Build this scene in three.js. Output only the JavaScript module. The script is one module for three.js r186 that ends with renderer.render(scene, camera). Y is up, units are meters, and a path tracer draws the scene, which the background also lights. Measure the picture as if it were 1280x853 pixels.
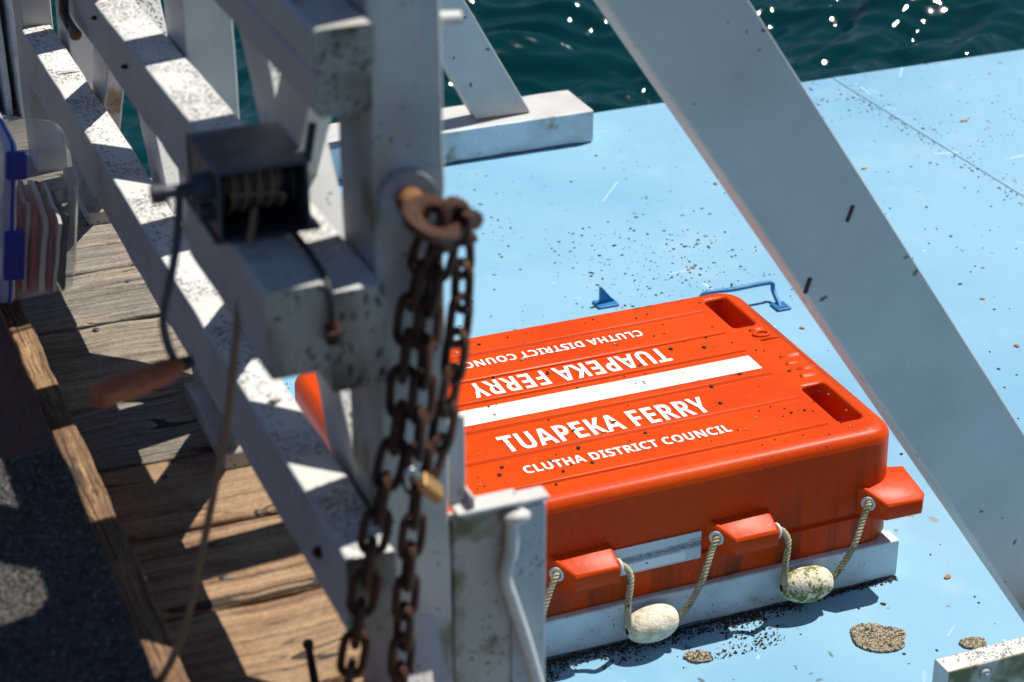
import * as THREE from 'three';
import { mergeGeometries, toCreasedNormals } from 'three/addons/utils/BufferGeometryUtils.js';
import { RoundedBoxGeometry } from 'three/addons/geometries/RoundedBoxGeometry.js';
import { TextGeometry } from 'three/addons/geometries/TextGeometry.js';
import { FontLoader } from 'three/addons/loaders/FontLoader.js';

// ------------------------------------------------------------------ camera, sky, sun, exposure
const scene = new THREE.Scene();
const R2D = Math.PI / 180;
const camera = new THREE.PerspectiveCamera(2 * Math.atan(426.5 / 2594) / R2D, 1280 / 853, 0.05, 2000);
camera.position.set(0, 2.3, 0);
camera.rotation.order = 'YXZ';
camera.rotation.set(-26.74 * R2D, -21.89 * R2D, -0.2 * R2D);
camera.focus = 4.3;
camera.userData.fStop = 4.7;
camera.updateMatrixWorld(true);

const renderer = new THREE.WebGLRenderer({ antialias: true });
renderer.setSize(1024, 682);
renderer.toneMapping = THREE.LinearToneMapping;
renderer.toneMappingExposure = 1.25;
renderer.shadowMap.enabled = true;

{ // clear blue sky, paler towards the horizon
  const w = 64, h = 128, d = new Float32Array(w * h * 4);
  for (let y = 0; y < h; y++) {
    const el = ((y + 0.5) / h - 0.5) * Math.PI, t = Math.pow(Math.max(0, Math.sin(el)), 0.45);
    const c = [0.17 + (0.03 - 0.17) * t, 0.215 + (0.07 - 0.215) * t, 0.285 + (0.175 - 0.285) * t];
    for (let x = 0; x < w; x++) d.set([c[0], c[1], c[2], 1], (y * w + x) * 4);
  }
  const sky = new THREE.DataTexture(d, w, h, THREE.RGBAFormat, THREE.FloatType);
  sky.mapping = THREE.EquirectangularReflectionMapping; sky.magFilter = THREE.LinearFilter; sky.needsUpdate = true;
  scene.background = sky; scene.environment = sky;
}
const SUN = new THREE.Vector3(0.6, 1, -0.156).normalize();
const sun = new THREE.DirectionalLight(new THREE.Color(1, 0.955, 0.88), 5);
sun.position.copy(SUN).multiplyScalar(30); sun.target.position.set(1.5, 0.5, -3.2); sun.position.add(sun.target.position);
sun.castShadow = true; sun.shadow.mapSize.set(4096, 4096); sun.shadow.radius = 1;
Object.assign(sun.shadow.camera, { left: -7, right: 7, top: 7, bottom: -7, near: 1, far: 60 });
scene.add(sun, sun.target);

// ------------------------------------------------------------------ helpers
function rng(seed) { let s = seed >>> 0; return () => { s = (s + 0x6d2b79f5) | 0; let t = Math.imul(s ^ (s >>> 15), 1 | s); t = (t + Math.imul(t ^ (t >>> 7), 61 | t)) ^ t; return ((t ^ (t >>> 14)) >>> 0) / 4294967296; }; }
const V = (x, y, z) => new THREE.Vector3(x, y, z);
const lerp = (a, b, t) => a + (b - a) * t, clamp = (x, a = 0, b = 1) => Math.min(b, Math.max(a, x));
const used = {};
function numbered(n) { const k = used[n] = (used[n] ?? -1) + 1; return k ? n + '_' + String(k).padStart(3, '0') : n; }
function tag(o, label, category, group, kind) {
  if (label) o.userData.label = label; if (category) o.userData.category = category;
  if (group) o.userData.group = group; if (kind) o.userData.kind = kind; return o;
}
function thing(name, label, category, group) { const g = new THREE.Group(); g.name = numbered(name); scene.add(g); return tag(g, label, category, group); }
function part(name, geo, mat, parent, label) {
  const m = new THREE.Mesh(geo, mat); m.name = parent === scene ? numbered(name) : name; m.castShadow = m.receiveShadow = true; parent.add(m);
  if (label) m.userData.label = label; return m;
}
// a pixel of the 1280 x 853 photograph gives a direction; the plane it is known to touch gives the place
const MW = camera.matrixWorld.elements;
function ray(px, py) { const x = (px - 640) / 2594, y = -(py - 426.5) / 2594; return V(MW[0] * x + MW[4] * y - MW[8], MW[1] * x + MW[5] * y - MW[9], MW[2] * x + MW[6] * y - MW[10]); }
const onZ = (px, py, z) => { const d = ray(px, py); return d.multiplyScalar(z / d.z).add(V(0, 2.3, 0)); };
const onY = (px, py, y) => { const d = ray(px, py); return d.multiplyScalar((y - 2.3) / d.y).add(V(0, 2.3, 0)); };
const onX = (px, py, x) => { const d = ray(px, py); return d.multiplyScalar(x / d.x).add(V(0, 2.3, 0)); };

// smooth 3-D value noise
const hash3 = (x, y, z) => { let h = Math.imul(x, 374761393) ^ Math.imul(y, 668265263) ^ Math.imul(z, 2147483647 ^ 987654321); h = Math.imul(h ^ (h >>> 13), 1274126177); return ((h ^ (h >>> 16)) >>> 0) / 4294967296; };
function vnoise(x, y, z) {
  const X = Math.floor(x), Y = Math.floor(y), Z = Math.floor(z); let u = x - X, v = y - Y, w = z - Z;
  u = u * u * (3 - 2 * u); v = v * v * (3 - 2 * v); w = w * w * (3 - 2 * w);
  const l = (a, b, t) => a + (b - a) * t;
  return l(l(l(hash3(X, Y, Z), hash3(X + 1, Y, Z), u), l(hash3(X, Y + 1, Z), hash3(X + 1, Y + 1, Z), u), v), l(l(hash3(X, Y, Z + 1), hash3(X + 1, Y, Z + 1), u), l(hash3(X, Y + 1, Z + 1), hash3(X + 1, Y + 1, Z + 1), u), v), w) * 2 - 1;
}
function jitter(geo, amp, freq, seed = 0) {
  const p = geo.attributes.position;
  for (let i = 0; i < p.count; i++) {
    const x = p.getX(i) * freq + seed, y = p.getY(i) * freq + seed * 1.7, z = p.getZ(i) * freq;
    p.setXYZ(i, p.getX(i) + amp * vnoise(x, y, z), p.getY(i) + amp * vnoise(x + 31, y, z), p.getZ(i) + amp * vnoise(x, y + 57, z));
  }
  return geo;
}
// uv in metres from the direction a face points
function metreUV(geo, scale = 1, ox = 0, oy = 0) {
  const g = geo.index ? geo.toNonIndexed() : geo; const p = g.attributes.position, uv = new Float32Array(p.count * 2);
  const a = V(), b = V(), c = V(), n = V();
  for (let i = 0; i < p.count; i += 3) {
    a.fromBufferAttribute(p, i); b.fromBufferAttribute(p, i + 1); c.fromBufferAttribute(p, i + 2);
    n.crossVectors(b.clone().sub(a), c.clone().sub(a)); const ax = Math.abs(n.x), ay = Math.abs(n.y), az = Math.abs(n.z);
    [a, b, c].forEach((q, k) => {
      const [u, v] = ay >= ax && ay >= az ? [q.x, q.z] : az >= ax ? [q.x, q.y] : [q.z, q.y];
      uv[(i + k) * 2] = u * scale + ox; uv[(i + k) * 2 + 1] = v * scale + oy;
    });
  }
  g.setAttribute('uv', new THREE.BufferAttribute(uv, 2)); return g;
}
const box = (x0, x1, y0, y1, z0, z1, r = 0.003, seg = 2) => {
  const g = new RoundedBoxGeometry(x1 - x0, y1 - y0, z1 - z0, seg, Math.min(r, (x1 - x0) * 0.49, (y1 - y0) * 0.49, (z1 - z0) * 0.49));
  g.translate((x0 + x1) / 2, (y0 + y1) / 2, (z0 + z1) / 2); return metreUV(g);
};
// sawn timber: rounded section swept from a to b, with slightly uneven edges. groups 0 sides, 1 the +up face, 2 ends
function timber(a, b, up, w, h, { r = 0.004, jit = 0.0015, seed = 1, h1 = h, step = 0.03, base = false } = {}) {
  const A = V(...a), B = V(...b), t = B.clone().sub(A), L = t.length(); t.normalize();
  const s = V().crossVectors(t, V(...up)).normalize(), u = V().crossVectors(s, t).normalize();
  const N = Math.max(2, Math.round(L / step)), sec = [], K = 3;
  const corner = (cs, cu, a0) => { for (let k = 0; k <= K; k++) { const q = a0 + k / K * Math.PI / 2; sec.push([cs, cu, Math.cos(q), Math.sin(q)]); } };
  sec.push([0, -1, 0, 0, 'm']); corner(1, -1, -Math.PI / 2); corner(1, 1, 0); corner(-1, 1, Math.PI / 2); corner(-1, -1, Math.PI); sec.push([0, -1, 0, 0, 'm']);
  const pos = [], uv = [], idx = [[], [], []], M = sec.length, rd = rng(seed * 7919 + 13), ou = rd() * 3, ov = rd() * 3;
  for (let i = 0; i <= N; i++) {
    const f = i / N, hh = lerp(h, h1, f); let per = 0, pl = null;
    sec.forEach((q, j) => {
      const hs = w / 2, hu = hh / 2; let ps, pu;
      if (q[4]) { ps = 0; pu = -hu; } else { ps = q[0] * (hs - r) + q[2] * r; pu = q[1] * (hu - r) + q[3] * r; }
      if (pl) per += Math.hypot(ps - pl[0], pu - pl[1]); pl = [ps, pu];
      const P = A.clone().addScaledVector(t, L * f).addScaledVector(s, ps).addScaledVector(u, pu + (base ? hh / 2 : 0));
      if (i > 0 && i < N) { const n1 = vnoise(P.x * 14 + seed, P.y * 14, P.z * 14), n2 = vnoise(P.x * 50 + seed, P.y * 50, P.z * 50); const d = jit * (n1 + 0.5 * n2); P.addScaledVector(s, d * Math.sign(ps)); P.addScaledVector(u, jit * 0.7 * n1 * Math.sign(pu)); }
      pos.push(P.x, P.y, P.z); uv.push(L * f + ou, per + ov);
    });
  }
  for (let i = 0; i < N; i++) for (let j = 0; j < M - 1; j++) {
    const q = i * M + j, top = j === 2 * (K + 1) ? 1 : 0; // face between second and third corner is the top
    idx[top].push(q, q + 1, q + M, q + 1, q + M + 1, q + M);
  }
  for (const [i, flip] of [[0, 0], [N, 1]]) {
    const c0 = pos.length / 3; let cx = 0, cy = 0, cz = 0;
    for (let j = 0; j < M; j++) { const q = (i * M + j) * 3; pos.push(pos[q], pos[q + 1], pos[q + 2]); uv.push((sec[j][0] || 0) * w / 2 + ou, sec[j][1] * h / 2 + ov); cx += pos[q]; cy += pos[q + 1]; cz += pos[q + 2]; }
    pos.push(cx / M, cy / M, cz / M); uv.push(ou, ov); const cc = c0 + M;
    for (let j = 0; j < M - 1; j++) flip ? idx[2].push(cc, c0 + j, c0 + j + 1) : idx[2].push(cc, c0 + j + 1, c0 + j);
  }
  const g = new THREE.BufferGeometry(); g.setAttribute('position', new THREE.Float32BufferAttribute(pos, 3)); g.setAttribute('uv', new THREE.Float32BufferAttribute(uv, 2));
  g.setIndex([...idx[0], ...idx[1], ...idx[2]]); g.addGroup(0, idx[0].length, 0); g.addGroup(idx[0].length, idx[1].length, 1); g.addGroup(idx[0].length + idx[1].length, idx[2].length, 2);
  g.computeVertexNormals(); return g;
}
// rounded rectangle outlines joined into a skin; rings = [lengthX, lengthZ, cornerRadius, y, cx, cz]
function ringPts(lx, lz, r, n = 6) {
  const o = []; r = Math.max(0.0005, Math.min(r, lx / 2 - 1e-4, lz / 2 - 1e-4));
  [[1, 1, 0], [-1, 1, 1], [-1, -1, 2], [1, -1, 3]].forEach(([sx, sz, q]) => { for (let k = 0; k <= n; k++) { const a = (q + k / n) * Math.PI / 2; o.push([sx * (lx / 2 - r) + Math.cos(a) * r, sz * (lz / 2 - r) + Math.sin(a) * r]); } });
  return o;
}
function skin(rings, { n = 6, capTop = true, capBottom = true, smooth = 0.6 } = {}) {
  const pos = [], idx = []; let M = 0;
  rings.forEach(([lx, lz, r, y, cx = 0, cz = 0]) => { const q = ringPts(lx, lz, r, n); M = q.length; q.forEach(([x, z]) => pos.push(x + cx, y, z + cz)); });
  for (let i = 0; i < rings.length - 1; i++) for (let j = 0; j < M; j++) { const a = i * M + j, b = i * M + (j + 1) % M; idx.push(a, a + M, b, b, a + M, b + M); }
  const cap = (i, up) => { const c = pos.length / 3, [, , , y, cx = 0, cz = 0] = rings[i]; pos.push(cx, y, cz); for (let j = 0; j < M; j++) { const a = i * M + j, b = i * M + (j + 1) % M; up ? idx.push(c, b, a) : idx.push(c, a, b); } };
  if (capBottom) cap(0, false); if (capTop) cap(rings.length - 1, true);
  const g = new THREE.BufferGeometry(); g.setAttribute('position', new THREE.Float32BufferAttribute(pos, 3)); g.setIndex(idx); g.computeVertexNormals();
  return toCreasedNormals(metreUV(g), smooth);
}
const merge = (list) => mergeGeometries(list.map((g) => { const q = g.index ? g.toNonIndexed() : g.clone(); for (const k of Object.keys(q.attributes)) if (!['position', 'normal', 'uv'].includes(k)) q.deleteAttribute(k); return q; }));
const tube = (pts, r, seg = 60, rad = 8, closed = false) => new THREE.TubeGeometry(new THREE.CatmullRomCurve3(pts.map((p) => (p.isVector3 ? p : V(...p))), closed), seg, r, rad, closed);
function cyl(a, b, r0, r1 = r0, n = 18) {
  const A = V(...a), B = V(...b), d = B.clone().sub(A), g = new THREE.CylinderGeometry(r1, r0, d.length(), n);
  g.applyQuaternion(new THREE.Quaternion().setFromUnitVectors(V(0, 1, 0), d.clone().normalize())); const m = A.add(B).multiplyScalar(0.5); return g.translate(m.x, m.y, m.z);
}
// three-strand rope along a curve
function ropeGeo(pts, R, lay = 0.03, strands = 3) {
  const c = new THREE.CatmullRomCurve3(pts, false, 'centripetal'), L = c.getLength(), n = Math.ceil(L / lay * 14), F = c.computeFrenetFrames(n, false), P = [];
  for (let i = 0; i <= n; i++) P.push(c.getPointAt(i / n));
  const out = [];
  for (let k = 0; k < strands; k++) {
    const q = P.map((p, i) => { const a = i / n * L / lay * Math.PI * 2 + k * Math.PI * 2 / strands; return p.clone().addScaledVector(F.normals[i], Math.cos(a) * R * 0.52).addScaledVector(F.binormals[i], Math.sin(a) * R * 0.52); });
    out.push(new THREE.TubeGeometry(new THREE.CatmullRomCurve3(q), n * 2, R * 0.55, 7));
  }
  return merge(out);
}

// ------------------------------------------------------------------ computed textures
function tileNoise(size, px, py, seed) { // value noise with px by py cells that tiles
  const lat = new Float32Array(px * py), r = rng(seed); for (let i = 0; i < lat.length; i++) lat[i] = r();
  const out = new Float32Array(size * size), xi = new Int32Array(size), xf = new Float32Array(size);
  for (let x = 0; x < size; x++) { const f = x / size * px; xi[x] = Math.floor(f) % px; const t = f - Math.floor(f); xf[x] = t * t * (3 - 2 * t); }
  for (let y = 0; y < size; y++) {
    const f = y / size * py, y0 = Math.floor(f) % py, y1 = (y0 + 1) % py; let t = f - Math.floor(f); t = t * t * (3 - 2 * t);
    for (let x = 0; x < size; x++) { const a = xi[x], b = (a + 1) % px, u = xf[x]; const p = lat[y0 * px + a] * (1 - u) + lat[y0 * px + b] * u, q = lat[y1 * px + a] * (1 - u) + lat[y1 * px + b] * u; out[y * size + x] = p + (q - p) * t; }
  }
  return out;
}
function fbm(size, px, py, oct, seed, gain = 0.5) {
  const out = new Float32Array(size * size); let amp = 1, sum = 0;
  for (let o = 0; o < oct; o++) { const n = tileNoise(size, Math.min(size, px << o), Math.min(size, py << o), seed + o * 101); for (let i = 0; i < out.length; i++) out[i] += amp * n[i]; sum += amp; amp *= gain; }
  for (let i = 0; i < out.length; i++) out[i] /= sum; return out;
}
function texOf(size, fn, T, srgb = true) { // fn(i) -> [r,g,b] 0..255
  const d = new Uint8Array(size * size * 4); for (let i = 0; i < size * size; i++) { const c = fn(i); d[i * 4] = clamp(c[0], 0, 255); d[i * 4 + 1] = clamp(c[1], 0, 255); d[i * 4 + 2] = clamp(c[2], 0, 255); d[i * 4 + 3] = 255; }
  const t = new THREE.DataTexture(d, size, size); t.wrapS = t.wrapT = THREE.RepeatWrapping; t.magFilter = THREE.LinearFilter; t.minFilter = THREE.LinearMipmapLinearFilter; t.generateMipmaps = true;
  if (srgb) t.colorSpace = THREE.SRGBColorSpace; t.repeat.set(1 / T, 1 / T); t.needsUpdate = true; return t;
}
const grey = (size, a, T) => texOf(size, (i) => { const v = a[i] * 255; return [v, v, v]; }, T, false);
// blots: soft-edged irregular spots stamped into a mask
function blots(size, n, r0, r1, seed, mask = new Float32Array(size * size), cluster = null) {
  const r = rng(seed);
  for (let k = 0; k < n; k++) {
    const cx = r() * size, cy = r() * size; if (cluster && cluster[(cy | 0) * size + (cx | 0)] < r() * 0.9 + 0.15) continue;
    const R = r0 + (r1 - r0) * Math.pow(r(), 3), el = 0.6 + r() * 0.8, an = r() * 6.28, ca = Math.cos(an), sa = Math.sin(an), w = 0.5 + r() * 0.5, m = Math.ceil(R * 1.6), ph = r() * 6.28;
    for (let y = -m; y <= m; y++) for (let x = -m; x <= m; x++) {
      const u = (x * ca + y * sa) * el, v = (-x * sa + y * ca) / el, q = Math.hypot(u, v) / (R * (1 + 0.16 * Math.sin(5 * Math.atan2(v, u) + ph) + 0.14 * Math.sin(2 * Math.atan2(v, u) + 2 * ph)));
      if (q < 1.15) { const i = ((cy + y + size) | 0) % size * size + ((cx + x + size) | 0) % size; mask[i] = Math.max(mask[i], w * clamp((1.15 - q) / 0.3)); }
    }
  }
  return mask;
}
const mix3 = (a, b, t) => [a[0] + (b[0] - a[0]) * t, a[1] + (b[1] - a[1]) * t, a[2] + (b[2] - a[2]) * t];

function paintSet({ base, grime, grimeAmt, specks, speckR = [1, 4], speckCol = [42, 40, 38], cluster = true, moss = 0, mossCol = [92, 88, 48], T = 0.6, size = 1024, seed = 1, rough = 0.55, bump = 0.0012, streak = 0 }) {
  const f = fbm(size, 5, 5, 6, seed), g = fbm(size, 12, 12, 5, seed + 7), gr = streak ? fbm(size, 3, 90, 3, seed + 17) : g;
  const m = blots(size, specks, speckR[0], speckR[1], seed + 3, undefined, cluster ? fbm(size, 6, 6, 3, seed + 9).map((v) => clamp((v - 0.3) * 2.4)) : null);
  const map = texOf(size, (i) => {
    let c = mix3(base, grime, clamp((f[i] - 0.42) * 3.2) * grimeAmt + (streak ? clamp((gr[i] - 0.55) * 4) * streak : 0));
    if (moss) c = mix3(c, mossCol, clamp((f[i] * 0.6 + g[i] * 0.4 - (0.62 - 0.2 * moss)) * 7) * 0.85);
    c = mix3(c, speckCol, m[i] * 0.9); const n = (g[i] - 0.5) * 14; return [c[0] + n, c[1] + n, c[2] + n];
  }, T);
  const b = grey(size, f.map((v, i) => clamp(0.35 + (v - 0.5) * 0.4 + (g[i] - 0.5) * 0.3 + m[i] * 0.3 + (streak ? (gr[i] - 0.5) * 0.5 : 0))), T);
  return new THREE.MeshStandardMaterial({ map, bumpMap: b, bumpScale: bump, roughness: rough });
}
const M = {};
M.white = paintSet({ base: [193, 192, 189], grime: [168, 162, 152], grimeAmt: 0.3, specks: 260, speckR: [1, 4], seed: 11, rough: 0.5 });
M.speckled = paintSet({ base: [212, 211, 207], grime: [178, 172, 160], grimeAmt: 0.3, specks: 26000, speckR: [0.9, 5], seed: 23, T: 0.5, rough: 0.6 });
M.grimy = paintSet({ base: [194, 192, 187], grime: [138, 130, 114], grimeAmt: 0.5, specks: 1400, speckR: [1, 5], moss: 0.15, mossCol: [108, 92, 66], seed: 37, T: 0.5, rough: 0.65 });
M.mossy = paintSet({ base: [176, 174, 165], grime: [124, 118, 92], grimeAmt: 0.6, specks: 3600, speckR: [1, 5], moss: 0.8, mossCol: [86, 84, 44], seed: 41, T: 0.45, rough: 0.7 });
M.endgrain = paintSet({ base: [166, 161, 150], grime: [96, 84, 66], grimeAmt: 0.8, specks: 2600, speckR: [1, 6], moss: 0.2, mossCol: [84, 72, 58], seed: 43, T: 0.3, size: 512, rough: 0.75 });
M.brace = paintSet({ base: [193, 192, 189], grime: [170, 167, 160], grimeAmt: 0.35, specks: 90, speckR: [1, 4], seed: 51, T: 0.8, size: 512, rough: 0.5, bump: 0.002 });
M.paleBlue = paintSet({ base: [204, 220, 229], grime: [142, 142, 130], grimeAmt: 0.3, specks: 1700, speckR: [0.8, 3.5], seed: 61, T: 0.5, rough: 0.55, moss: 0.1, mossCol: [110, 100, 78] });
M.bluePaint = paintSet({ base: [30, 116, 172], grime: [24, 74, 108], grimeAmt: 0.5, specks: 700, speckR: [1, 4], seed: 63, T: 0.3, size: 512, rough: 0.45 });
M.greySteel = paintSet({ base: [172, 176, 180], grime: [140, 134, 124], grimeAmt: 0.4, specks: 1300, speckR: [1, 5], seed: 67, T: 0.3, size: 512, rough: 0.5, moss: 0.1 });
{ // pontoon deck paint: pale blue, chalky, scuffed
  const S = 2048, f = fbm(S, 6, 6, 7, 71), g = fbm(S, 40, 40, 4, 73), r = rng(79), scr = new Float32Array(S * S);
  for (let k = 0; k < 110; k++) { let x = r() * S, y = r() * S; const a = r() * 6.28, n = 10 + r() * 70, w = 0.4 + r() * 1.1, s = 0.25 + r() * 0.6; for (let i = 0; i < n; i++) { x += Math.cos(a); y += Math.sin(a); for (let q = -w; q <= w; q++) { const ii = ((y + q * Math.cos(a) + S) | 0) % S * S + ((x - q * Math.sin(a) + S) | 0) % S; scr[ii] = Math.max(scr[ii], s); } } }
  const m = blots(S, 2600, 0.7, 3.4, 83, undefined, fbm(S, 5, 5, 3, 85).map((v) => clamp((v - 0.35) * 2.4))), ru = blots(S, 60, 1, 6, 89), wh = blots(S, 160, 0.8, 4, 91);
  const map = texOf(S, (i) => { let c = mix3([128, 173, 198], [112, 160, 189], clamp((f[i] - 0.4) * 3)); c = mix3(c, [150, 183, 200], clamp((g[i] - 0.58) * 3) * 0.5); c = mix3(c, [205, 224, 232], scr[i]); c = mix3(c, [222, 228, 228], wh[i] * 0.7); c = mix3(c, [60, 62, 62], m[i] * 0.75); return mix3(c, [150, 96, 62], ru[i] * 0.6); }, 4);
  M.deckBlue = new THREE.MeshStandardMaterial({ map, bumpMap: grey(S, f.map((v, i) => clamp(0.5 + (v - 0.5) * 0.8 + (g[i] - 0.5) * 0.25 + m[i] * 0.15)), 4), bumpScale: 0.003, roughness: 0.5 });
}
function woodSet({ light, dark, crack = [38, 32, 26], seed, T = 1.0, rough = 0.85, bump = 0.004, patch = null, patchAmt = 0 }) { // grain along u
  const S = 1024, a = fbm(S, 2, 90, 4, seed, 0.65), b = fbm(S, 8, 8, 5, seed + 5), c = fbm(S, 2, 26, 2, seed + 9), w = fbm(S, 4, 5, 3, seed + 11), fine = fbm(S, 10, 256, 3, seed + 15, 0.8), c2 = fbm(S, 3, 64, 2, seed + 19), salt = tileNoise(S, 300, 512, seed + 23);
  const warp = new Float32Array(S * S), cr = new Float32Array(S * S);
  for (let y = 0; y < S; y++) for (let x = 0; x < S; x++) { const i = y * S + x, yy = (y + Math.round((w[i] - 0.5) * 9) + S) % S, j = yy * S + x; warp[i] = a[j] * 0.5 + fine[j] * 0.5; cr[i] = clamp((Math.abs(c[j] - 0.5) < 0.012 ? 1 : 0) * clamp((b[i] - 0.42) * 9) + clamp((0.018 - Math.abs(c2[j] - 0.5)) * 60) * clamp((w[i] - 0.45) * 8) * 0.8 + clamp((0.24 - warp[i]) * 8)); }
  const map = texOf(S, (i) => { let q = mix3(dark, light, clamp((warp[i] - 0.3) * 2.1 + (b[i] - 0.5) * 0.7)); if (patch) q = mix3(q, patch, clamp((b[i] - 0.5) * 5) * patchAmt); const e = (salt[i] - 0.5) * 34; q = [q[0] + e, q[1] + e, q[2] + e]; return mix3(q, crack, cr[i] * 0.85); }, T);
  return new THREE.MeshStandardMaterial({ map, bumpMap: grey(S, warp.map((v, i) => clamp(0.4 + (v - 0.4) * 0.9 - cr[i] * 0.5)), T), bumpScale: bump, roughness: rough });
}
M.woodGrey = woodSet({ light: [168, 158, 144], dark: [98, 90, 80], seed: 101, patch: [150, 128, 92], patchAmt: 0.3 });
M.woodGrey2 = woodSet({ light: [174, 164, 146], dark: [104, 94, 80], seed: 113, patch: [158, 136, 84], patchAmt: 0.35 });
M.woodBrown = woodSet({ light: [176, 142, 106], dark: [108, 80, 56], seed: 127, patch: [150, 128, 100], patchAmt: 0.5 });
M.woodEdge = woodSet({ light: [176, 142, 100], dark: [96, 70, 48], seed: 131, patch: [80, 52, 40], patchAmt: 0.6, T: 0.7 });
M.redBoard = woodSet({ light: [122, 58, 46], dark: [82, 36, 30], seed: 137, patch: [70, 42, 38], patchAmt: 0.5, rough: 0.6, bump: 0.002 });
M.handle = woodSet({ light: [206, 118, 74], dark: [166, 82, 48], seed: 139, T: 0.3, rough: 0.45, bump: 0.0008 });
{ // gritty non-slip sheet
  const S = 1024, n = tileNoise(S, 340, 340, 151), n2 = tileNoise(S, 170, 170, 153), f = fbm(S, 5, 5, 4, 157);
  M.grit = new THREE.MeshStandardMaterial({ map: texOf(S, (i) => { const v = n[i] * 0.5 + n2[i] * 0.5, q = 44 + 60 * Math.pow(v, 2.2) + (v > 0.84 ? 80 : 0) + (f[i] - 0.5) * 26; return [q * 1.06, q, q * 0.95]; }, 0.7), bumpMap: grey(S, n.map((v, i) => v * 0.6 + n2[i] * 0.4), 0.7), bumpScale: 0.006, roughness: 0.6 });
}
function orangeSet(seed, streaks) {
  const S = 1024, f = fbm(S, 5, 5, 6, seed), g = fbm(S, 60, 60, 3, seed + 3), st = fbm(S, 60, 2, 4, seed + 5), h = fbm(S, 3, 3, 3, seed + 21);
  const m = blots(S, streaks ? 2600 : 700, 0.6, 2.4, seed + 7, undefined, f.map((v) => clamp((v - 0.3) * 2.4))), w = blots(S, 260, 0.6, 1.8, seed + 8);
  const map = texOf(S, (i) => { let c = mix3([202, 66, 0], [194, 58, 0], clamp((f[i] - 0.4) * 3)); c = mix3(c, [208, 86, 22], clamp((g[i] - 0.6) * 3) * 0.3); if (streaks) c = mix3(c, [112, 52, 26], clamp((st[i] - 0.46) * 5) * clamp((h[i] - 0.33) * 5) * 0.85); c = mix3(c, [70, 40, 26], m[i] * 0.8); return mix3(c, [240, 190, 160], w[i] * 0.5); }, 1.1);
  return new THREE.MeshPhysicalMaterial({ map, bumpMap: grey(S, f.map((v, i) => clamp(0.5 + (v - 0.5) * 0.5 + (g[i] - 0.5) * 0.35)), 1.1), bumpScale: 0.0012, roughness: 0.4, specularIntensity: 0.3 });
}
M.orange = orangeSet(201, false); M.orangeSide = orangeSet(221, true);
{ const S = 512, f = fbm(S, 8, 8, 5, 301), g = fbm(S, 30, 30, 4, 305);
  M.rust = new THREE.MeshStandardMaterial({ map: texOf(S, (i) => mix3(mix3([62, 40, 32], [108, 66, 46], clamp((f[i] - 0.35) * 3)), [172, 108, 56], clamp((g[i] - 0.62) * 5)), 0.15), bumpMap: grey(S, g, 0.15), bumpScale: 0.0012, roughness: 0.48, metalness: 0.35 });
  M.brightRust = new THREE.MeshStandardMaterial({ map: texOf(S, (i) => mix3(mix3([150, 96, 52], [196, 150, 92], clamp((f[i] - 0.35) * 3)), [92, 50, 32], clamp((g[i] - 0.58) * 5)), 0.15), bumpMap: grey(S, g, 0.15), bumpScale: 0.001, roughness: 0.6, metalness: 0.2 });
  M.winch = new THREE.MeshStandardMaterial({ map: texOf(S, (i) => mix3(mix3([62, 72, 82], [84, 94, 102], clamp((f[i] - 0.35) * 3)), [150, 156, 152], clamp((g[i] - 0.7) * 5)), 0.2), roughness: 0.42, metalness: 0.3, bumpMap: grey(S, f, 0.2), bumpScale: 0.0006 });
  M.floatFoam = new THREE.MeshStandardMaterial({ map: texOf(S, (i) => { let c = mix3([224, 214, 190], [196, 184, 158], clamp((f[i] - 0.4) * 3)); c = mix3(c, [96, 88, 66], clamp((Math.abs(g[i] - 0.5) < 0.02 ? 1 : 0) * clamp((f[i] - 0.45) * 8)) * 0.6); return c; }, 0.12), bumpMap: grey(S, g, 0.12), bumpScale: 0.0015, roughness: 0.75 });
  M.floatAlgae = new THREE.MeshStandardMaterial({ map: texOf(S, (i) => mix3(mix3([218, 208, 184], [186, 176, 146], clamp((f[i] - 0.4) * 3)), [92, 102, 40], clamp((f[i] * 0.55 + g[i] * 0.45 - 0.47) * 9) * 0.85), 0.12), bumpMap: grey(S, g, 0.12), bumpScale: 0.0018, roughness: 0.8 });
  M.rope = new THREE.MeshStandardMaterial({ map: texOf(S, (i) => mix3(mix3([176, 166, 138], [140, 130, 102], clamp((f[i] - 0.35) * 3)), [88, 88, 56], clamp((g[i] - 0.6) * 5)), 0.3), roughness: 0.85 });
  M.cable = new THREE.MeshStandardMaterial({ map: texOf(S, (i) => mix3([132, 104, 76], [184, 154, 116], f[i]), 0.2), roughness: 0.7, metalness: 0.15 });
}
M.grommet = new THREE.MeshStandardMaterial({ color: 0xd6d8d6, roughness: 0.35 });
M.letter = paintSet({ base: [238, 238, 234], grime: [214, 206, 196], grimeAmt: 0.3, specks: 500, speckR: [0.6, 2.4], cluster: false, seed: 311, T: 0.5, size: 512, rough: 0.5, bump: 0.0003 });
M.stripe = paintSet({ base: [230, 228, 220], grime: [186, 182, 172], grimeAmt: 0.5, specks: 700, speckR: [0.6, 2.6], cluster: true, seed: 313, T: 0.6, size: 512, rough: 0.5, bump: 0.0003 });
M.brass = new THREE.MeshStandardMaterial({ color: new THREE.Color(0.4, 0.23, 0.085), roughness: 0.5, metalness: 0.6 });
M.steel = new THREE.MeshStandardMaterial({ color: new THREE.Color(0.42, 0.44, 0.46), roughness: 0.35, metalness: 0.9 });
M.darkSteel = new THREE.MeshStandardMaterial({ color: new THREE.Color(0.06, 0.065, 0.075), roughness: 0.5, metalness: 0.4 });
M.black = new THREE.MeshStandardMaterial({ color: new THREE.Color(0.02, 0.02, 0.022), roughness: 0.6 });
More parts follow.
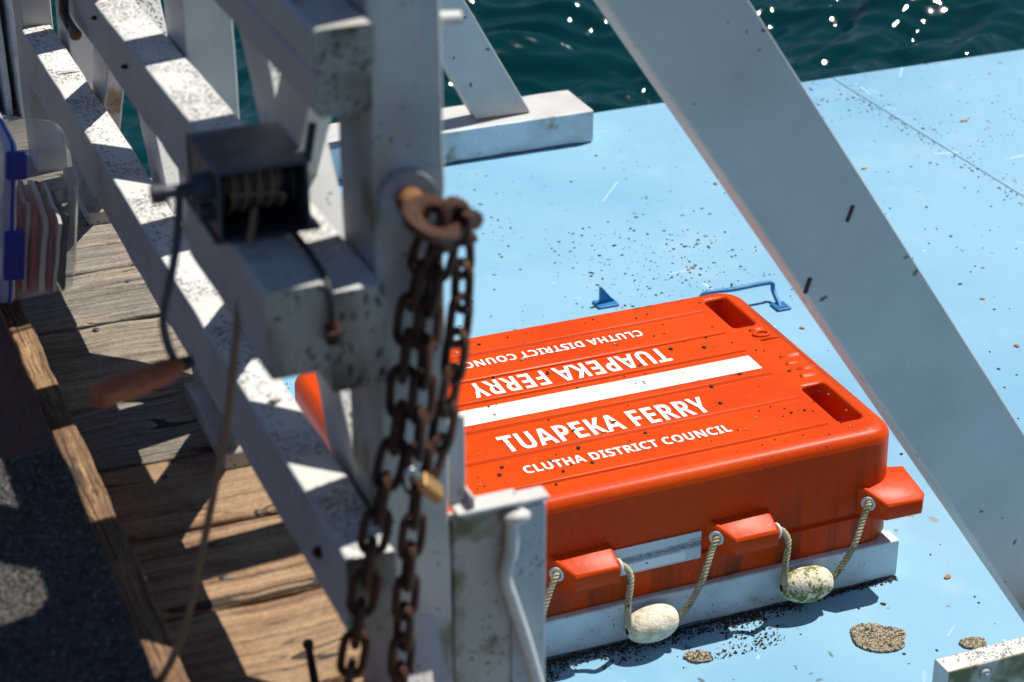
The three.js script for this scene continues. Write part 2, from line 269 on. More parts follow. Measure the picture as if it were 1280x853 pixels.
const RAIL = [M.white, M.speckled, M.endgrain], POST = [M.white, M.white, M.endgrain];

// ------------------------------------------------------------------ water
{
  const warpAxis = (c0, c1, d, far) => { const a = []; for (let v = c0; v <= c1 + 1e-6; v += d) a.push(v); let s = d, lo = c0, hi = c1; const L = [], H = []; while (hi < far) { s *= 1.22; hi += s; H.push(hi); } s = d; while (lo > -far) { s *= 1.22; lo -= s; L.unshift(lo); } return [...L, ...a, ...H]; };
  const xs = warpAxis(0, 8.5, 0.018, 400), zs = warpAxis(-11.5, -5.3, 0.018, 400), nx = xs.length, nz = zs.length, pos = new Float32Array(nx * nz * 3), idx = [];
  const rw = rng(977), waves = []; for (let k = 0; k < 70; k++) { const lam = 0.11 * Math.pow(16, rw()), dir = 1.45 + (rw() - 0.5) * 1.8, kk = 6.283 / lam; waves.push([Math.cos(dir) * kk, Math.sin(dir) * kk, rw() * 6.28, 0.0122 * Math.pow(lam, 0.95)]); }
  for (let j = 0; j < nz; j++) for (let i = 0; i < nx; i++) {
    const x = xs[i], z = zs[j]; let y = 0; const far = Math.max(0, Math.abs(x - 4) - 8, Math.abs(z + 9.8) - 6), q = Math.exp(-far * 0.25);
    if (q > 0.01) { const gx = x + 0.25 * vnoise(x * 0.8, 3, z * 0.8), gz = z + 0.25 * vnoise(x * 0.8, 9, z * 0.8); for (const [a, b, p, am] of waves) { const s = Math.sin(a * gx + b * gz + p); y += am * (s + 0.35 * s * s); } y *= q * (0.75 + 0.5 * vnoise(x * 0.5, 1, z * 0.5)); }
    pos.set([x, -0.62 + y, z], (j * nx + i) * 3);
  }
  for (let j = 0; j < nz - 1; j++) for (let i = 0; i < nx - 1; i++) { const a = j * nx + i; idx.push(a, a + nx, a + 1, a + 1, a + nx, a + nx + 1); }
  const g = new THREE.BufferGeometry(); g.setAttribute('position', new THREE.BufferAttribute(pos, 3)); g.setIndex(idx); g.computeVertexNormals();
  const w = part('river_water', g, new THREE.MeshPhysicalMaterial({ color: new THREE.Color(0.001, 0.026, 0.03), roughness: 0.05, ior: 1.333 }), scene);
  tag(w, 'rippled dark teal river water beyond the blue deck', null, null, 'structure');
}

// ------------------------------------------------------------------ pontoon with its blue deck
{
  const g = thing('pontoon_deck', 'pale blue painted pontoon deck spotted with dirt'); g.userData.kind = 'structure';
  part('deck_plate', box(0.2, 3.3995, -0.06, 0, -5.62, 2.5, 0.001), M.deckBlue, g);
  part('deck_plate', box(3.4, 8, -0.06, 0.0012, -5.62, 2.5, 0.001), M.deckBlue, g);
  part('weld_seam', jitter(box(3.394, 3.408, -0.004, 0.0024, -5.6, 2.4, 0.0008), 0.0004, 60), M.deckBlue, g);
  part('hull', box(0.25, 7.95, -1.3, -0.062, -5.57, 2.45, 0.03), M.paleBlue, g);
}
// ------------------------------------------------------------------ timber deck, plank by plank
const WD = 0.7;
{
  const g = thing('timber_deck', 'weathered timber deck of wide grey and brown planks'); g.userData.kind = 'structure';
  const seams = [-5.5, -5.28, -5.05, -4.83, -4.6, -4.37, -4.15, -3.93, -3.72, -3.505, -3.285, -2.984, -2.775, -2.56, -2.349, -2.13, -1.9, -1.68, -1.45, -1.2, -0.95, -0.7], r = rng(404);
  for (let i = 0; i < seams.length - 1; i++) {
    const z0 = seams[i] + 0.004, z1 = seams[i + 1] - 0.004, zc = (z0 + z1) / 2, mat = zc > -2.8 ? M.woodBrown : r() < 0.5 ? M.woodGrey : M.woodGrey2, dy = (r() - 0.5) * 0.006;
    part('plank', timber([-1.2, WD - 0.024 + dy, zc + (r() - 0.5) * 0.002], [0.748 + r() * 0.012, WD - 0.024 + dy + (r() - 0.5) * 0.004, zc], [0, 1, 0], z1 - z0, 0.048, { r: 0.007, jit: 0.0035, seed: 500 + i, step: 0.02 }), mat, g);
  }
  part('fascia', box(0.735, 0.747, 0.02, 0.64, -5.5, -0.7), M.greySteel, g);
  part('bearer', box(0.6, 0.72, 0.002, 0.648, -5.45, -0.75), M.woodGrey, g);
  // spike heads sunk in the planks
  const head = new THREE.SphereGeometry(0.0065, 12, 8); head.scale(1, 0.3, 1);
  for (const [px, py] of [[279, 722], [322, 640], [205, 596], [160, 352], [120, 412], [265, 680]]) { const p = onY(px, py, WD + 0.001); const n = part('spike_head', head, M.darkSteel, g); n.position.copy(p); }
}

// ------------------------------------------------------------------ raised boarding with non-slip sheet, on the timber deck
{
  const g = thing('raised_walkway', 'low raised boarding painted dark red with worn bare timber edge', 'walkway');
  let k = 0; for (const [x0, x1] of [[-0.62, -0.3], [-0.295, 0.04], [0.045, 0.3645]]) part('board', timber([(x0 + x1) / 2, 0.762, -3.3], [(x0 + x1) / 2, 0.762, -0.9], [0, 1, 0], x1 - x0, 0.115, { r: 0.006, jit: 0.002, seed: 600 + k++ }), M.redBoard, g);
  part('edge_batten', timber([0.391, 0.742, -3.3], [0.391, 0.742, -0.95], [0, 1, 0], 0.044, 0.078, { r: 0.006, jit: 0.003, seed: 611, step: 0.015 }), M.woodEdge, g, 'worn bare timber edge strip');
  part('grit_sheet', box(-0.6, 0.361, 0.8215, 0.828, -2.642, -0.95, 0.002), M.grit, g, 'black gritty non-slip sheet');
  const r = rng(622), n = 5200, im = new THREE.InstancedMesh(new THREE.IcosahedronGeometry(0.0028, 0), new THREE.MeshStandardMaterial({ color: 0xffffff, roughness: 0.45 }), n), m4 = new THREE.Matrix4(), q = new THREE.Quaternion(), c = new THREE.Color();
  for (let i = 0; i < n; i++) { const z = -2.638 + r() * 0.85, x = 0.14 + r() * 0.221, s = 0.5 + r() * 0.8; m4.compose(V(x, 0.828, z), q.setFromEuler(new THREE.Euler(r() * 6, r() * 6, r() * 6)), V(s, s * 0.7, s)); im.setMatrixAt(i, m4); const v = 0.02 + 0.2 * Math.pow(r(), 4); im.setColorAt(i, c.setRGB(v * 1.05, v, v * 0.93)); }
  im.name = 'grit_grains'; im.userData.kind = 'stuff'; im.castShadow = im.receiveShadow = true; g.add(im);
}

// ------------------------------------------------------------------ white timber railing
const bolt = (parent, p, dir, r = 0.009, mat = M.rust) => part('bolt', merge([cyl([p.x, p.y, p.z], [p.x + dir[0] * 0.006, p.y + dir[1] * 0.006, p.z + dir[2] * 0.006], r * 1.25, r * 1.2, 16), cyl([p.x, p.y, p.z], [p.x + dir[0] * 0.009, p.y + dir[1] * 0.009, p.z + dir[2] * 0.009], r * 0.8, r * 0.65, 6)]), mat, parent);
{
  const g = thing('timber_railing', 'white painted timber railing with crossed braces, its rail tops speckled black', 'railing');
  const low = part('lower_rail', timber([0.6, 0.9575, -4.02], [0.6, 0.9575, -1.93], [0, 1, 0], 0.06, 0.105, { seed: 21, r: 0.004 }), RAIL, g, 'lower rail with heavily speckled top');
  const mid = part('middle_rail', timber([0.6035, 1.215, -4.3], [0.6035, 1.215, -1.955], [0, 1, 0], 0.066, 0.055, { h1: 0.122, base: true, seed: 22, r: 0.004 }), RAIL, g);
  part('top_rail', timber([0.6, 1.5615, -4.4], [0.6, 1.5615, -1.957], [0, 1, 0], 0.06, 0.0475, { seed: 23, r: 0.005 }), [M.white, M.grimy, M.endgrain], g);
  part('handrail', timber([0.6, 1.611, -4.4], [0.6, 1.611, -1.95], [0, 1, 0], 0.064, 0.049, { seed: 24, r: 0.006 }), [M.white, M.grimy, M.endgrain], g);
  let k = 30; // posts and their shoes
  for (const [z0, z1, x1, shoe] of [[-2.115, -1.995, 0.722, 0], [-2.99, -2.87, 0.716, 1], [-3.998, -3.879, 0.706, 1], [-5.0, -4.88, 0.71, 1]]) {
    const zc = (z0 + z1) / 2; part('post', timber([(0.639 + x1) / 2, WD, zc], [(0.639 + x1) / 2, 2.06, zc], [0, 0, 1], x1 - 0.639, z1 - z0, { seed: k++, r: 0.005 }), z1 > -2.5 ? [M.grimy, M.grimy, M.endgrain] : POST, g);
    if (shoe) part('post_shoe', jitter(box(0.614, x1 + 0.012, WD - 0.003, WD + 0.028, z0 + 0.03, z1 + 0.165, 0.004, 3), 0.0015, 40), M.grimy, g);
  }
  part('header_beam', timber([0.68, 2.135, -5.6], [0.68, 2.135, -1.9], [0, 1, 0], 0.085, 0.15, { seed: 40 }), POST, g);
  // crossed braces in each bay: one leans towards the gate end going up, the other away
  for (const zb of [-2.165, -3.165]) {
    const A = (y, z0, m) => z0 + m * (y - 1.01);
    const zc0 = zb - 0.455;
    part('cross_brace', timber([0.6575, 0.72, A(0.72, zc0, 0.74)], [0.6575, 1.64, A(1.64, zc0, 0.74)], [0, 0.6, 0.8], 0.036, 0.1, { seed: k++ }), [M.white, M.grimy, M.endgrain], g);
    part('cross_brace', timber([0.6695, 0.72, A(0.72, zb, -0.74)], [0.6695, 1.64, A(1.64, zb, -0.74)], [0, 0.6, 0.8], 0.058, 0.1, { seed: k++ }), [M.white, M.speckled, M.endgrain], g);
  }
  for (const [px, py] of [[400, 690]]) bolt(low, onX(px, py, 0.5695), [-1, 0, 0], 0.006);
  for (const [px, py] of [[158, 83], [120, 22]]) bolt(mid, onX(px, py, 0.57), [-1, 0, 0], 0.003, M.rust);
  part('mounting_block', timber([0.5325, 1.302, -2.3], [0.5325, 1.302, -1.945], [0, 1, 0], 0.068, 0.105, { seed: 61, r: 0.006 }), [M.white, M.grimy, M.endgrain], g, 'block carrying the winch');
}
{ // gate post at the far end of the lower rail
  part('gate_post', timber([0.605, WD, -4.08], [0.605, 1.6, -4.08], [0, 0, 1], 0.062, 0.11, { seed: 71 }), POST, scene);
  tag(scene.children.at(-1), 'white square post standing where the lower rail ends', 'post');
  // thin upright boards leaning beside it
  const lab = ['thin grey upright board touching the lower rail end', 'thin grey upright board between two others', 'thin grey upright board farthest from the railing'];
  [[0.604, -4.345], [0.578, -4.375], [0.548, -4.41]].forEach(([x, z], i) => {
    const b = part('upright_board', timber([x, WD + 0.002, z - 0.17], [x - 0.012, 1.42, z - 0.17], [0, 0, 1], 0.013, 0.34, { seed: 80 + i, r: 0.003 }), [M.paleBlue, M.paleBlue, M.greySteel], scene);
    tag(b, lab[i], 'board', 'grey boards standing past the railing');
  });
  const hk = thing('hanging_hook', 'blue-grey steel hook with rusty tip hanging beside middle rail', 'hook');
  const hz = (px, py) => onX(px, py, 0.553);
  part('rod', tube([hz(76, -40), hz(79, -10), hz(80, 16), hz(86, 30), hz(94, 42)], 0.0085, 40, 10), M.winch, hk);
  part('tip', new THREE.SphereGeometry(0.0105, 16, 12).translate(...hz(94, 43).toArray()), M.brightRust, hk);
  part('wire', tube([hz(84, -30), hz(85, 0), hz(88, 18), hz(92, 32)].map((p) => p.add(V(-0.011, 0, 0.004))), 0.0025, 30, 6), M.rust, hk);
}

// ------------------------------------------------------------------ short stanchion beside the chain post
{
  const g = thing('stanchion', 'short white stanchion with steel straps and mossy face beside chained post', 'stanchion');
  part('post', timber([0.7625, 0.002, -2.011], [0.7625, 0.986, -2.011], [0, 0, 1], 0.077, 0.022, { seed: 91, r: 0.004 }), [M.mossy, M.mossy, M.endgrain], g);
  part('side_plate', box(0.803, 0.85, 0.002, 0.983, -2.024, -2.004, 0.003), M.greySteel, g);
  part('cap_plate', box(0.738, 0.852, 0.9885, 0.996, -2.024, -1.997, 0.003), M.white, g);
  part('angle_bracket', merge([box(0.727, 0.7475, 1.002, 1.122, -2.018, -2.01, 0.002), box(0.727, 0.812, 0.998, 1.004, -2.018, -1.985, 0.002), box(0.7475, 0.751, 0.998, 1.02, -2.02, -1.99, 0.001)]), M.white, g);
  const s = [[640, 640], [639, 690], [632, 722], [640, 750], [655, 795], [672, 853], [684, 895]].map(([x, y]) => onZ(x, y, -1.988));
  part('bent_strap', tube(s, 0.0085, 60, 10), M.white, g, 'bent white strap down the front');
  part('knob', new THREE.SphereGeometry(0.013, 18, 12).scale(1.4, 0.7, 1).translate(0.803, 0.984, -1.985), M.white, g);
}

// ------------------------------------------------------------------ eye bolt, shackle, chain, padlock on the end post
const ZC = -1.965; // chain hangs just in front of the post face
{
  const g = thing('eye_bolt', 'rusty ring bolt with washer through the chained white post', 'ring bolt');
  const c = onZ(508, 246, -1.994);
  part('washer', new THREE.CylinderGeometry(0.032, 0.034, 0.008, 36).rotateX(Math.PI / 2).translate(c.x, c.y, -1.99), M.greySteel, g);
  part('shank', cyl([c.x, c.y, -1.99], [c.x, c.y - 0.004, -1.955], 0.016, 0.015), M.brightRust, g);
  part('ring', new THREE.TorusGeometry(0.022, 0.0095, 14, 40).scale(1.3, 1, 1).rotateX(-1.0).rotateY(0.25).rotateZ(-0.3).translate(c.x + 0.014, c.y - 0.01, -1.945), M.rust, g);
  const s = thing('shackle', 'rusty bow shackle hooked on the ring bolt holding the chain', 'shackle'), q = onZ(566, 276, -1.95);
  part('bow', tube([[q.x - 0.012, q.y - 0.03, -1.945], [q.x - 0.016, q.y, -1.94], [q.x - 0.006, q.y + 0.022, -1.945], [q.x + 0.012, q.y + 0.012, -1.95], [q.x + 0.014, q.y - 0.03, -1.95]], 0.0085, 40, 10), M.rust, s);
  part('pin', merge([cyl([q.x - 0.026, q.y - 0.028, -1.945], [q.x + 0.026, q.y - 0.024, -1.95], 0.006), cyl([q.x + 0.014, q.y + 0.004, -1.946], [q.x + 0.02, q.y + 0.004, -1.93], 0.011, 0.011, 8)]), M.rust, s);
  // chain links, each its own mesh
  const linkCurve = new THREE.CatmullRomCurve3((() => { const o = []; const hl = 0.0155, w = 0.0125; for (let k = 0; k <= 6; k++) { const a = -Math.PI / 2 + k / 6 * Math.PI; o.push(V(Math.cos(a + Math.PI / 2) * w, hl + Math.sin(a + Math.PI / 2) * w, 0)); } for (let k = 0; k <= 6; k++) { const a = k / 6 * Math.PI; o.push(V(-Math.cos(a) * w, -hl - Math.sin(a) * w, 0)); } return o; })(), true);
  const linkGeo = new THREE.TubeGeometry(linkCurve, 44, 0.0053, 9, true), pitch = 0.0455;
  const strands = [
    ['long rusty chain hanging down the white post, its left fall', [[541, 292], [522, 350], [507, 440], [497, 540], [478, 620], [458, 720], [436, 850], [425, 910]], 0],
    ['long rusty chain hanging down the white post, its right fall', [[556, 300], [538, 380], [530, 470], [524, 560], [518, 640], [508, 740], [500, 850], [496, 910]], 0.011],
    ['short rusty chain loop ending at the brass padlock', [[576, 296], [578, 350], [572, 420], [562, 490], [548, 560], [536, 596]], -0.004],
  ];
  const r = rng(733);
  strands.forEach(([label, pts, dz], si) => {
    const ch = thing('chain', label, 'chain', 'rusty chains on the end post');
    const c = new THREE.CatmullRomCurve3(pts.map(([x, y]) => onZ(x, y, ZC + dz + 0.062 * clamp((y - 380) / 240)))), L = c.getLength(), n = Math.floor(L / (pitch * 0.86));
    for (let i = 0; i < n; i++) {
      const t = (i + 0.5) / n, p = c.getPointAt(t), d = c.getTangentAt(t), m = part('link', linkGeo, M.rust, ch);
      m.position.copy(p); m.quaternion.setFromUnitVectors(V(0, 1, 0), d.negate()); m.rotateY((i % 2 ? 1.15 : -0.35) + (r() - 0.5) * 0.5 + si * 0.4);
    }
  });
  const pl = thing('padlock', 'small brass padlock hanging on the rusty chain', 'padlock'), P = onZ(538, 610, ZC + 0.088);
  const pg = new THREE.Group(); pg.name = 'body_group';
  const body = part('body', jitter(new RoundedBoxGeometry(0.034, 0.013, 0.022, 3, 0.003), 0.0006, 80).rotateX(0.4).rotateZ(-0.82).translate(P.x, P.y, P.z), M.brass, pl);
  part('shackle_bar', tube([[P.x - 0.012, P.y + 0.016, P.z], [P.x - 0.022, P.y + 0.028, P.z], [P.x - 0.028, P.y + 0.022, P.z], [P.x - 0.026, P.y + 0.006, P.z]], 0.0035, 30, 8), M.steel, pl);
  const pin = thing('white_peg', 'short white peg sticking out of the end post side', 'peg'); part('dowel', cyl([0.7225, 1.606, -2.02], [0.752, 1.604, -2.02], 0.0095, 0.009), M.white, pin); part('collar', cyl([0.7225, 1.606, -2.02], [0.727, 1.606, -2.02], 0.013), M.white, pin);
}

// ------------------------------------------------------------------ hand winch on the block
{
  const g = thing('hand_winch', 'dark grey hand winch with wooden crank handle on the railing', 'winch');
  const x0 = 0.486, x1 = 0.592, y0 = 1.357, y1 = 1.445, zb = -2.205, zf = -2.078;
  part('base_plate', box(x0 - 0.004, x1 + 0.012, y0 - 0.001, y0 + 0.004, zb - 0.03, zf - 0.005, 0.001), M.darkSteel, g);
  part('side_plate', box(x0, x0 + 0.005, y0 + 0.005, y1 - 0.004, zb, zf), M.winch, g);
  part('side_plate', box(x1 - 0.005, x1, y0 + 0.005, y1 - 0.004, zb, zf), M.winch, g);
  part('cover', merge([box(x0 - 0.002, x1 + 0.002, y1 - 0.004, y1, zb - 0.002, zf + 0.004, 0.0015), box(x0 - 0.002, x1 + 0.002, y0 + 0.006, y1 - 0.004, zb - 0.002, zb + 0.002, 0.001)]), M.winch, g, 'sheet steel cover');
  const yc = 1.405, zc = -2.135;
  part('drum', cyl([x0 + 0.006, yc, zc], [x1 - 0.006, yc, zc], 0.017), M.darkSteel, g);
  for (const x of [x0 + 0.012, x1 - 0.012]) part('drum_flange', cyl([x - 0.0015, yc, zc], [x + 0.0015, yc, zc], 0.036, 0.036, 32), M.darkSteel, g);
  const coil = []; for (let i = 0; i <= 260; i++) { const t = i / 260, turn = t * Math.PI * 2 * 13, lay = Math.floor(t * 2.999), ft = (t * 3) % 1, xx = lay % 2 ? 1 - ft : ft, R = 0.0225 + lay * 0.0042; coil.push(V(lerp(x0 + 0.02, x1 - 0.022, xx), yc + Math.sin(turn) * R, zc + Math.cos(turn) * R)); }
  part('wound_cable', tube(coil, 0.0033, 900, 6), M.cable, g, 'brown wire cable wound on the drum');
  part('gear_boss', merge([cyl([x0 - 0.022, 1.418, -2.11], [x0, 1.418, -2.11], 0.016), cyl([x0 - 0.014, 1.385, -2.115], [x0, 1.385, -2.115], 0.012)]), M.winch, g);
  part('crank_shaft', cyl([0.421, 1.421, -2.1], [x0 + 0.01, 1.418, -2.108], 0.0075), M.darkSteel, g);
  part('shaft_nut', cyl([0.418, 1.421, -2.1], [0.432, 1.421, -2.1], 0.0115, 0.0115, 6), M.darkSteel, g);
  const arm = [[224, 238], [222, 290], [213, 350], [204, 398], [210, 432], [224, 462]].map(([x, y]) => onZ(x, y, -2.1));
  const cr = part('crank_arm', tube(arm, 0.0052, 50, 8), M.winch, g, 'bent steel crank arm');
  const h0 = onZ(228, 456, -2.098), h1 = onZ(118, 497, -2.055), hd = h1.clone().sub(h0), pr = [[0, 0.007], [0.03, 0.0095], [0.2, 0.0145], [0.55, 0.0165], [0.85, 0.016], [0.97, 0.0155], [1, 0.012], [1, 0]].map(([t, r]) => new THREE.Vector2(r, t * hd.length()));
  const hg = new THREE.LatheGeometry(pr, 28); hg.rotateY(1); hg.applyQuaternion(new THREE.Quaternion().setFromUnitVectors(V(0, 1, 0), hd.clone().normalize())); hg.translate(h0.x, h0.y, h0.z);
  part('handle', metreUV(hg), M.handle, cr, 'turned brown wooden grip');
  part('ferrule', cyl(h0.toArray(), h0.clone().addScaledVector(hd, -0.1).toArray(), 0.0095, 0.008), M.darkSteel, cr);
  part('pawl_lever', timber([x1 + 0.004, y1 - 0.01, zf - 0.02], [x1 + 0.014, y1 + 0.032, zf - 0.025], [0, 0, 1], 0.009, 0.006, { r: 0.001, jit: 0 }), M.darkSteel, g);
  const wire = thing('winch_cable', 'thin brown cable hanging slack from the hand winch', 'cable');
  const pts = [onZ(318, 262, -2.098), onZ(314, 290, -2.085), onZ(303, 350, -2.078), onZ(294, 430, -2.074), onZ(284, 520, -2.07), onZ(268, 610, -2.068), onZ(250, 700, -2.066), onZ(232, 780, -2.064), onZ(208, 838, -2.06), onZ(180, 880, -2.05)];
  part('strand', ropeGeo(pts, 0.0048, 0.022, 3), M.cable, wire);
  const st = thing('black_strap', 'black cable strap looped over the rail end beneath the winch', 'strap');
  part('strap', tube([[0.566, 1.362, -2.16], [0.568, 1.363, -2.09], [0.5695, 1.36, -2.0], [0.57, 1.345, -1.945], [0.57, 1.3, -1.938]], 0.004, 40, 8), M.black, st);
  part('clamp', merge([cyl([0.57, 1.31, -1.94], [0.57, 1.285, -1.938], 0.008), cyl([0.562, 1.298, -1.935], [0.578, 1.298, -1.935], 0.006)]), M.rust, st);
}

// ------------------------------------------------------------------ diagonal braces and the blocks at their feet
function slab(pts, z0, z1, mat, name, parent) {
  const s = new THREE.Shape(pts.map(([x, y]) => new THREE.Vector2(x, y))), b = 0.004;
  const g = new THREE.ExtrudeGeometry(s, { depth: z1 - z0 - 2 * b, bevelEnabled: true, bevelThickness: b, bevelSize: b, bevelOffset: -b, bevelSegments: 2, steps: 1 }); g.translate(0, 0, z0 + b);
  return part(name, metreUV(g), mat, parent);
}
{
  const g = thing('diagonal_brace', 'wide white timber brace slanting down to the deck beside the orange float', 'brace');
  slab([[2.146, 0.003], [2.361, 0.003], [0.729, 2.378], [0.729, 2.066]], -2.655, -2.585, M.brace, 'beam', g);
  for (const [px, py, a] of [[1063, 268, 0.3], [1010, 357, 0.25]]) { const p = onZ(px, py, -2.584); part('rusty_nail_slot', jitter(new RoundedBoxGeometry(0.0075, 0.028, 0.004, 2, 0.0018), 0.0015, 90, px).rotateZ(-a).translate(p.x, p.y, -2.5845), M.rust, g); }
  const b = thing('foot_block', 'white plank block bolted to the foot of the wide brace', 'block');
  part('plank', timber([1.815, 0.076, -2.4985], [2.6, 0.076, -2.4985], [0, 1, 0], 0.046, 0.148, { seed: 301, r: 0.003 }), [M.mossy, M.speckled, M.paleBlue], b);
  part('packer', box(2.1, 2.34, 0.001, 0.11, -2.583, -2.523), M.white, b);
  bolt(b, onZ(1231, 843, -2.4745), [0, 0, 1], 0.009, M.greySteel);
  const f = thing('diagonal_brace', 'pale blue-white brace landing on the block at the deck edge', 'brace');
  slab([[2.075, 0.106], [2.249, 0.106], [0.76, 2.78], [0.76, 2.5]], -5.5, -5.44, M.brace, 'beam', f);
  part('post', timber([0.69, WD, -5.46], [0.69, 2.85, -5.46], [0, 0, 1], 0.1, 0.1, { seed: 305 }), POST, f);
  const fb = thing('foot_block', 'white block under the far brace at the water edge', 'block');
  part('plank', timber([1.55, 0.053, -5.487], [2.432, 0.053, -5.487], [0, 1, 0], 0.2, 0.1, { seed: 303, r: 0.006, jit: 0.003 }), [M.paleBlue, M.white, M.paleBlue], fb);
}

// ------------------------------------------------------------------ orange buoyant float box
const CX = 1.4975, CZ = -3.335, LX = 1.04, LZ = 0.712, YT = 0.335, YB = 0.0865;
const font = await new FontLoader().loadAsync('fonts/droid/droid_sans_bold.typeface.json');
{
  const base = thing('float_plinth', 'white painted plinth under the orange float box', 'plinth');
  let k = 0;
  part('front_board', timber([0.975, 0.044, -2.989], [2.022, 0.044, -2.989], [0, 1, 0], 0.04, 0.084, { seed: 401, r: 0.004, jit: 0.002 }), M.paleBlue, base);
  part('back_board', timber([0.975, 0.044, -3.68], [2.022, 0.044, -3.68], [0, 1, 0], 0.04, 0.084, { seed: 402, r: 0.004 }), M.paleBlue, base);
  for (const x of [1.0, 1.5, 1.997]) part('cross_board', timber([x, 0.043, -3.658], [x, 0.043, -3.011], [0, 1, 0], 0.04, 0.082, { seed: 403 + k++, r: 0.004 }), M.paleBlue, base);

  const g = thing('buoyant_float', 'orange buoyant float box with white TUAPEKA FERRY lettering, rope loops and floats', 'life float');
  const R = 0.029, rings = [];
  const ring = (inset, y, r = 0.06) => rings.push([LX - 2 * inset, LZ - 2 * inset, r, y, CX, CZ]);
  ring(0.004, YB); ring(0, YB + 0.012); ring(0.001, 0.152); ring(0.0075, 0.157); ring(0.0075, 0.162); ring(0.001, 0.167); ring(0.003, 0.24); ring(0.004, YT - R);
  for (let q = 1; q <= 8; q++) { const a = q / 8 * Math.PI / 2; ring(0.004 + R * (1 - Math.cos(a)), YT - R + R * Math.sin(a), 0.06 - 0.02 * q / 8); }
  part('shell', skin(rings, { n: 8, capTop: false, smooth: 0.7 }), M.orangeSide, g, 'shell with dirt streaks');
  // flat lid with four hand pockets let into it
  const last = rings.at(-1), lid = new THREE.Shape(ringPts(last[0], last[1], last[2], 8).map(([x, z]) => new THREE.Vector2(x + CX, -(z + CZ))));
  const pockets = [[1.941, -3.569, 0.054, 0.145], [1.941, -3.1295, 0.054, 0.158], [2 * CX - 1.941, -3.569, 0.054, 0.145], [2 * CX - 1.941, -3.1295, 0.054, 0.158]];
  for (const [x, z, w, l] of pockets) lid.holes.push(new THREE.Path(ringPts(w + 0.012, l + 0.012, 0.016, 5).map(([a, b]) => new THREE.Vector2(a + x, -(b + z)))));
  const lg = new THREE.ShapeGeometry(lid); lg.rotateX(-Math.PI / 2).translate(0, YT, 0); part('lid', metreUV(lg), M.orange, g);
  for (const [x, z, w, l] of pockets) {
    const rr = []; for (let q = 0; q <= 4; q++) { const a = q / 4 * Math.PI / 2; rr.push([w + 0.012 - 0.012 * Math.sin(a), l + 0.012 - 0.012 * Math.sin(a), 0.016 - 0.006 * q / 4, YT - 0.006 * (1 - Math.cos(a)), x, z]); }
    rr.push([w - 0.004, l - 0.006, 0.009, YT - 0.06, x, z], [w - 0.012, l - 0.014, 0.006, YT - 0.066, x, z]);
    part('hand_pocket', skin(rr.reverse(), { n: 5, capTop: false, smooth: 0.7 }), M.orange, g);
  }
  const rib = (cx, cz, l, w, h, y = YT) => { const rr = []; for (let q = 0; q <= 6; q++) { const a = q / 6 * Math.PI / 2, ins = w * 0.5 * (1 - Math.cos(a)) * 0.85; rr.push([l - 2 * ins, w - 2 * ins, w / 2 - ins, y - 0.001 + h * Math.sin(a), cx, cz]); } return skin(rr, { n: 5, smooth: 1.2, capBottom: false }); };
  for (const z of [-3.593, -3.488, -3.397, -3.285, -3.171, -3.056]) { const gg = rib(CX, z, 0.79, 0.02, 0.0068); part('rib', gg, M.orange, g); }
  // moulded marks between the pockets
  for (const [x, z, l, w] of [[1.955, -3.471, 0.036, 0.016], [1.962, -3.423, 0.046, 0.012], [1.962, -3.338, 0.048, 0.013], [1.95, -3.306, 0.03, 0.011], [1.966, -3.277, 0.045, 0.012], [1.954, -3.247, 0.04, 0.013]]) part('moulded_mark', rib(x, z, l, w, 0.005), M.orange, g);
  part('moulded_mark', new THREE.TorusGeometry(0.011, 0.0035, 8, 24).scale(1.5, 1, 1).rotateX(Math.PI / 2).translate(1.955, YT + 0.001, -3.448), M.orange, g);
  // white stripe and lettering, painted on the lid
  const plate = (x0, x1, z0, z1, y, m, name) => part(name, box(x0, x1, y - 0.0005, y + 0.0005, z0, z1, 0.0002, 1), m, g);
  plate(1.112, 1.882, -3.369, -3.308, YT + 0.0008, M.stripe, 'white_stripe');
  const text = (s, x0, x1, zBase, cap, turn) => {
    const t = new TextGeometry(s, { font, size: 1, depth: 0.02, curveSegments: 5, bevelEnabled: false }); t.computeBoundingBox(); const b = t.boundingBox;
    t.translate(-b.min.x, 0, 0); const H = font.data.boundingBox ? 0.72 : 0.72; const tt = new TextGeometry('H', { font, size: 1, depth: 0.02 }); tt.computeBoundingBox(); const cH = tt.boundingBox.max.y;
    t.scale((x1 - x0) / (b.max.x - b.min.x), cap / cH, 0.06); t.rotateX(-Math.PI / 2);
    if (turn) { t.rotateY(Math.PI); t.translate(x1, 0, zBase); } else t.translate(x0, 0, zBase);
    t.translate(0, YT + 0.0004, 0); return part('lettering', metreUV(t), M.letter, g);
  };
  text('TUAPEKA FERRY', 1.268, 1.706, -3.181, 0.064, false).userData.label = 'white lettering TUAPEKA FERRY';
  text('CLUTHA DISTRICT COUNCIL', 1.272, 1.704, -3.095, 0.0275, false).userData.label = 'small white lettering CLUTHA DISTRICT COUNCIL';
  text('TUAPEKA FERRY', 1.292, 1.729, -3.469, 0.062, true).userData.label = 'white lettering TUAPEKA FERRY, upside down';
  text('CLUTHA DISTRICT COUNCIL', 1.29, 1.722, -3.562, 0.027, true).userData.label = 'small white lettering CLUTHA DISTRICT COUNCIL, upside down';
  // rope ledges along the front
  const zw = -2.984, zo = -2.93;
